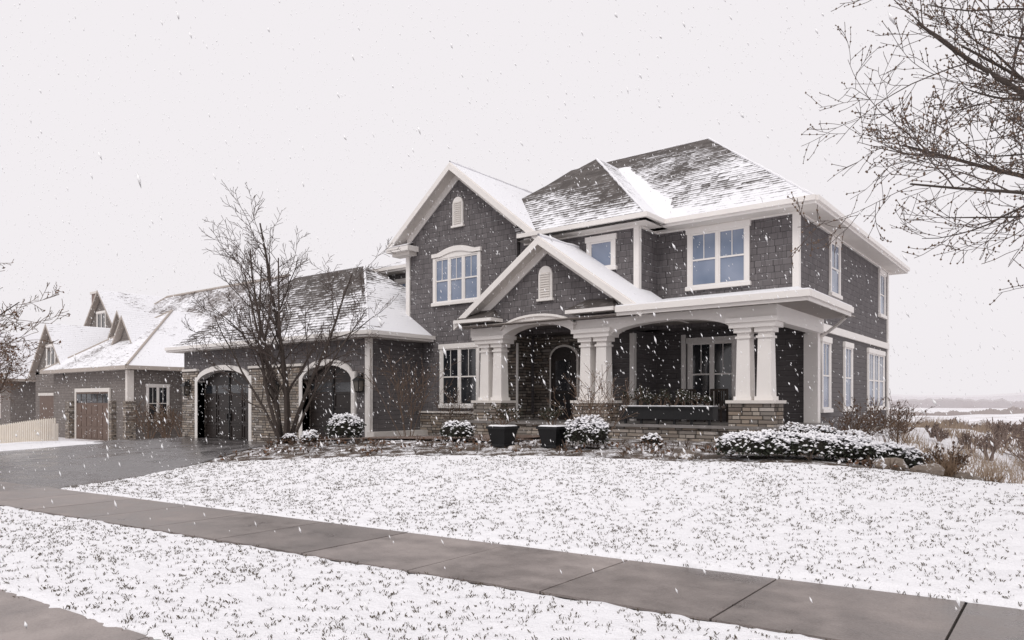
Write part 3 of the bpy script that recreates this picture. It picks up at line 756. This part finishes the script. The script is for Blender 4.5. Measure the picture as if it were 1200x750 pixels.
bush('low_hedge',-2,16,.5,.45,.5,900,leaf=LEAFR,snow=.35,path=[(-5.1,17.4),(-4.5,17.2),(-3.9,17.3)])
b=B('dead_perennials')
for i in range(170):
    x_=random.uniform(-19.5,-2.5); y0_=float(np.interp(x_,bx,by))+.2; y_=random.uniform(y0_,max(y0_+.5,min(17.2,y0_+3)))
    z=gz(x_,y_); h=random.uniform(.08,.26)
    for k in range(random.randint(5,10)):
        a=random.uniform(0,6.28); t=random.uniform(.1,.9); d=Vector((math.sin(t)*math.cos(a),math.sin(t)*math.sin(a),math.cos(t)))
        p=Vector((x_,y_,z)); b.tube([p,p+d*h*.6,p+d*h+Vector((0,0,-.03))],[.006,.005,.003],random.choice((BARKB,LEAFR,BARK)),3)
    if random.random()<.6: 
        for k in range(8): quadleaf(b,Vector((x_+random.gauss(0,.15),y_+random.gauss(0,.15),z+random.uniform(.02,.12))),.05,random.choice((LEAFR,LEAFD,SNOW,SNOW)))
b.done()
b=B('ornamental_grass'); GRS=m_plain('dry_grass',(.26,.18,.12),.8,.3,10)
for (cx,cy) in ((-1.75,14.7),(-2.0,15.5),(-1.2,15.4),(-.7,16.0)):
    z=gz(cx,cy)
    for k in range(130):
        a=random.uniform(0,6.28); t=random.uniform(.05,.8); L=random.uniform(.25,.6); d=Vector((math.sin(t)*math.cos(a),math.sin(t)*math.sin(a),math.cos(t)))
        p=Vector((cx+random.gauss(0,.07),cy+random.gauss(0,.07),z)); b.tube([p,p+d*L*.6,p+d*L+Vector((d.x*.1,d.y*.1,-.12*t))],[.006,.005,.002],GRS,3)
b.done()
b=B('bare_brush'); random.seed(5)
BRN=m_plain('brush_wood',(.23,.175,.15),.9,.25,2)
cnt=0
while cnt<230:
    D=random.uniform(24,110); u=random.uniform(.48,.80)
    x_=D*(-.613+.79*u); y_=D*(.79+.613*u)
    z=gz(x_,y_); top_=(1-.022*D); h=(top_-z)*random.uniform(.55,.95)/1.15
    h=min(h,2.6)
    if h<.35 or (x_<-5.0 and y_<37): 
        cnt+=.2; continue
    bareshrub('x',x_,y_,h,.95,7 if D<60 else 5,BRN,rmin=.010+.00020*D,lv=2,b=b,snow=.03); cnt+=1
b.done()
# dry meadow grass on the slope right of the house
b=B('meadow_grass'); random.seed(15)
MG=m_plain('meadow_grass_blade',(.30,.235,.18),.85,.3,3)
for i in range(2600):
    D=random.uniform(17,60); u=random.uniform(.5,.78); x_=D*(-.613+.79*u); y_=D*(.79+.613*u)
    if x_<-4.5 and y_<36: continue
    if y_<np.interp(x_,topx,topy)+1.0 or fn(x_,y_,.35,3)<-.05: continue
    z=gz(x_,y_)-.08
    for k in range(5):
        a=random.uniform(0,6.28); t=random.uniform(.05,.7); L=random.uniform(.2,.6); w_=.006+.00025*D
        dx,dy=math.cos(a),math.sin(a); X0=x_+random.gauss(0,.12); Y0=y_+random.gauss(0,.12)
        b.add([(X0-w_,Y0,z),(X0+w_,Y0,z),(X0+dx*L*t,Y0+dy*L*t,z+L)],[(0,1,2)],MG)
b.done()
BO=m_concrete('boulder_rock',(.10,.08,.065),(.26,.21,.17),(.7,.95),snow=.60,bsc=12,bd=.03)
def rock(x_,y_,r,sz=.6):
    b=B('boulder'); vs=[];fs=[];K=14;J=9; z=gz(x_,y_)
    for j in range(J):
        th=math.pi*j/(J-1)
        for k in range(K):
            ph=2*math.pi*k/K; d=Vector((math.sin(th)*math.cos(ph),math.sin(th)*math.sin(ph),math.cos(th)))
            f=r*(1+.35*mn.noise(d*1.3+Vector((x_*7,y_,0)))+.12*mn.noise(d*4)); vs.append((x_+d.x*f,y_+d.y*f,z+d.z*f*sz+r*.2))
    for j in range(J-1):
        for k in range(K): fs.append((j*K+k,(j+1)*K+k,(j+1)*K+(k+1)%K,j*K+(k+1)%K))
    b.add(vs,fs,BO,False); b.done()
for q in ((-2.6,14.4,.30),(-2.0,14.2,.26),(-1.5,14.7,.28),(-5.9,13.1,.18),(-10,13,.15)): rock(*q)
def planter(x_,y_,s=.28,h=.42):
    e=empty('planter'); z=gz(x_,y_)
    b=B('pot'); b.frus(x_,y_,z,z+.06,s*1.5,s*1.5,s*1.5,s*1.5,BLACK); b.frus(x_,y_,z+.06,z+h,s*1.35,s*1.35,s*1.85,s*1.85,BLACK); b.frus(x_,y_,z+h,z+h+.06,s*2.05,s*2.05,s*2.05,s*2.05,BLACK); b.frus(x_,y_,z+h+.061,z+h+.09,s*1.8,s*1.8,s*1.5,s*1.5,SNOW); b.done(e)
    b=B('branches'); bareshrub('x',x_,y_,.45,.9,9,BARKB,b=b,z=z+h+.05,leaf=.6,leafm=LEAFG,snow=.4); b.done(e)
planter(-10.75,13.5); planter(-9.5,13.8)
WK=m_plain('wicker',(.05,.038,.03),.7,.4,30)
def chair(x_,y_):
    e=empty('porch_chair'); b=B('frame'); z=.36
    for dx in (-.28,.24):
        for dy in (-.26,.24): b.box(x_+dx,x_+dx+.05,y_+dy,y_+dy+.05,z,z+(.95 if dy>0 else .62),WK)
        b.box(x_+dx-.02,x_+dx+.07,y_-.28,y_+.24,z+.62,z+.66,WK)
    b.box(x_-.27,x_+.27,y_-.27,y_+.27,z+.36,z+.42,WK)
    for i in range(6): b.box(x_-.22+i*.08,x_-.18+i*.08,y_+.245,y_+.275,z+.42,z+.95,WK)
    b.box(x_-.28,x_+.29,y_+.24,y_+.29,z+.952,z+1.02,WK)
    b.box(x_-.22,x_+.22,y_-.24,y_+.22,z+.421,z+.50,m_plain('cushion',(.25,.2,.17),.9)); b.done(e)
chair(-9.7,21.3); chair(-8.7,21.4)
e=empty('porch_railing_planter'); b=B('box'); b.box(-10.2,-7.5,18.25,18.6,.5,.80,BLACK); b.box(-10.25,-7.45,18.2,18.65,.80,.85,BLACK)
for x_ in np.arange(-10.15,-7.5,.5): b.box(x_,x_+.06,18.3,18.36,.36,.5,BLACK)
b.box(-10.2,-7.5,18.24,18.61,.852,.88,SNOW); b.done(e)
b=B('greens'); 
for x_ in np.arange(-10.05,-7.6,.34): bareshrub('x',x_,18.42,random.uniform(.25,.5),.9,5,BARKB,b=b,z=.85,leaf=.7,leafm=LEAFG,snow=.5)
b.done(e)
TL=m_plain('far_trees',(.50,.47,.48),.95,.10,.06); TL2=m_plain('mid_trees',(.36,.32,.31),.95,.2,.12)  # pale tree colours stand in for the snowy haze in between
def ridge(name,D0,u0,u1,zb,h,mat,n,seed,depth=60,j=.5):
    b=B(name); random.seed(seed); vs=[]; 
    for i in range(n+1):
        u=u0+(u1-u0)*i/n; D=D0*(1+.08*math.sin(u*5))
        x_=D*(-.613+.79*u); y_=D*(.79+.613*u)
        hh=h*(.7+.5*mn.noise(Vector((u*6,seed,0)))+j*.5*mn.noise(Vector((u*60,seed,3)))+j*.5*random.uniform(-.3,.3))
        vs+=[(x_,y_,zb-3),(x_,y_,zb+hh*.8),(x_-.1*hh,y_+hh,zb+hh),(x_+0,y_+depth,zb)]
    fs=[]
    for i in range(n):
        for k in range(3): fs.append((4*i+k,4*i+4+k,4*i+5+k,4*i+1+k))
    b.add(vs,fs,mat); b.done()
ridge('distant_hills',1500,-1.6,1.4,-6,30,m_plain('hill_haze',(.68,.66,.68),1,.05,.01),300,2,400,.1)  # hills coloured pale, haze painted rather than a volume
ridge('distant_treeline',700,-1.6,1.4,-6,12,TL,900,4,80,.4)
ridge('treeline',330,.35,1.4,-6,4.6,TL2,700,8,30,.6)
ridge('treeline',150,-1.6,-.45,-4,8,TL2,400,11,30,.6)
def blades(name,P,dens,cnt,hmin,hmax,xmin=-17,xmax=2):
    ny,nx,_=P.shape; V=[];Fc=[];k=0
    GR=m_plain('grass_blade_'+name,(.085,.066,.045),.8,.5,40)
    while k<cnt:
        a=random.random()*(nx-2); c=random.random()*(ny-2); i=int(a); j=int(c)
        p=P[j,i]; 
        if not(xmin<p[0]<xmax): continue
        q=P[j+1,i+1]; x_=p[0]+(q[0]-p[0])*(a-i); y_=p[1]+(q[1]-p[1])*(c-j); z=(p[2]+q[2])/2
        nv=fn(x_,y_,1.3,4)*.5+fn(x_,y_,5,2)*.7
        if nv<random.uniform(-.45,.6): continue
        for t in range(random.randint(2,4)):
            an=random.uniform(0,6.28); L=random.uniform(hmin,hmax); w_=random.uniform(.0022,.0045); le=random.uniform(.4,1.5)
            dx,dy=math.cos(an),math.sin(an); o=len(V); X0=x_+random.gauss(0,.009); Y0=y_+random.gauss(0,.009)
            V+= [(X0-dy*w_,Y0+dx*w_,z-.01),(X0+dy*w_,Y0-dx*w_,z-.01),(X0+dx*L*le*.5+dy*w_*.6,Y0+dy*L*le*.5-dx*w_*.6,z+L*.8),(X0+dx*L*le,Y0+dy*L*le,z+L)]
            Fc+=[(o,o+1,o+2),(o,o+2,o+3)]
        k+=1
    me=bpy.data.meshes.new(name); me.from_pydata(V,[],Fc); me.materials.append(GR); ob=bpy.data.objects.new(name,me); bpy.context.collection.objects.link(ob)
random.seed(3)
blades('lawn_grass',PL,0,15000,.010,.026)
blades('verge_grass',PV,0,6500,.010,.026)
random.seed(11); V=[];Fc=[]
for i in range(26000):
    x_=random.uniform(-34,6); y_=random.uniform(1.5,22); z=random.uniform(-.6,12)
    if x_*x_+y_*y_<7: continue
    s=random.uniform(.005,.013); L=s*random.uniform(1.3,3.6)
    ax_=Vector((.4+random.gauss(0,.12),.15,-1)).normalized(); p=Vector((x_,y_,z)); a=ax_.cross(Vector((0,1,0))).normalized(); e_=ax_.cross(a)
    o=len(V); V+=[p+ax_*L,p+a*s*.7,p+e_*s*.7,p-a*s*.7,p-e_*s*.7,p-ax_*L]
    Fc+=[(o,o+1,o+2),(o,o+2,o+3),(o,o+3,o+4),(o,o+4,o+1),(o+5,o+2,o+1),(o+5,o+3,o+2),(o+5,o+4,o+3),(o+5,o+1,o+4)]
me=bpy.data.meshes.new('falling_snow'); me.from_pydata([tuple(v) for v in V],[],Fc); me.materials.append(m_plain('snowflake',(.95,.95,.96),.8,.02)); me.polygons.foreach_set('use_smooth',[True]*len(me.polygons))
bpy.context.collection.objects.link(bpy.data.objects.new('falling_snow',me))

# ---------------------------------------------------------------- world, sun, camera
wd=bpy.data.worlds.new('World'); bpy.context.scene.world=wd; wd.use_nodes=True
t=wd.node_tree; bg=t.nodes['Background']
sk=t.nodes.new('ShaderNodeTexSky'); sk.sky_type='NISHITA'; sk.sun_disc=False; sk.sun_elevation=R(48); sk.sun_rotation=R(202); sk.dust_density=6
hs=t.nodes.new('ShaderNodeHueSaturation'); hs.inputs['Saturation'].default_value=.1; hs.inputs['Value'].default_value=.9
t.links.new(sk.outputs[0],hs.inputs['Color'])
mx=t.nodes.new('ShaderNodeMix'); mx.data_type='RGBA'; mx.inputs[0].default_value=.95
t.links.new(hs.outputs[0],mx.inputs[6]); mx.inputs[7].default_value=(9.2,8.85,9.1,1)
t.links.new(mx.outputs[2],bg.inputs[0]); bg.inputs[1].default_value=.1
sd=bpy.data.lights.new('sun','SUN'); sd.energy=1.15; sd.angle=R(25); sd.color=(1,.97,.93)
so=bpy.data.objects.new('sun',sd); bpy.context.collection.objects.link(so)
dirv=Vector((-.25,.62,-.75)); so.rotation_euler=dirv.to_track_quat('-Z','Y').to_euler()
cam=bpy.data.cameras.new('camera'); co=bpy.data.objects.new('camera',cam); bpy.context.collection.objects.link(co)
cam.lens=25.5; cam.sensor_width=36; cam.shift_y=95/1200; cam.clip_end=6000; cam.clip_start=.05
co.location=(0,0,1); co.rotation_euler=(R(90),0,R(37.8))
bpy.context.scene.camera=co
bpy.context.scene.view_settings.view_transform='Standard'
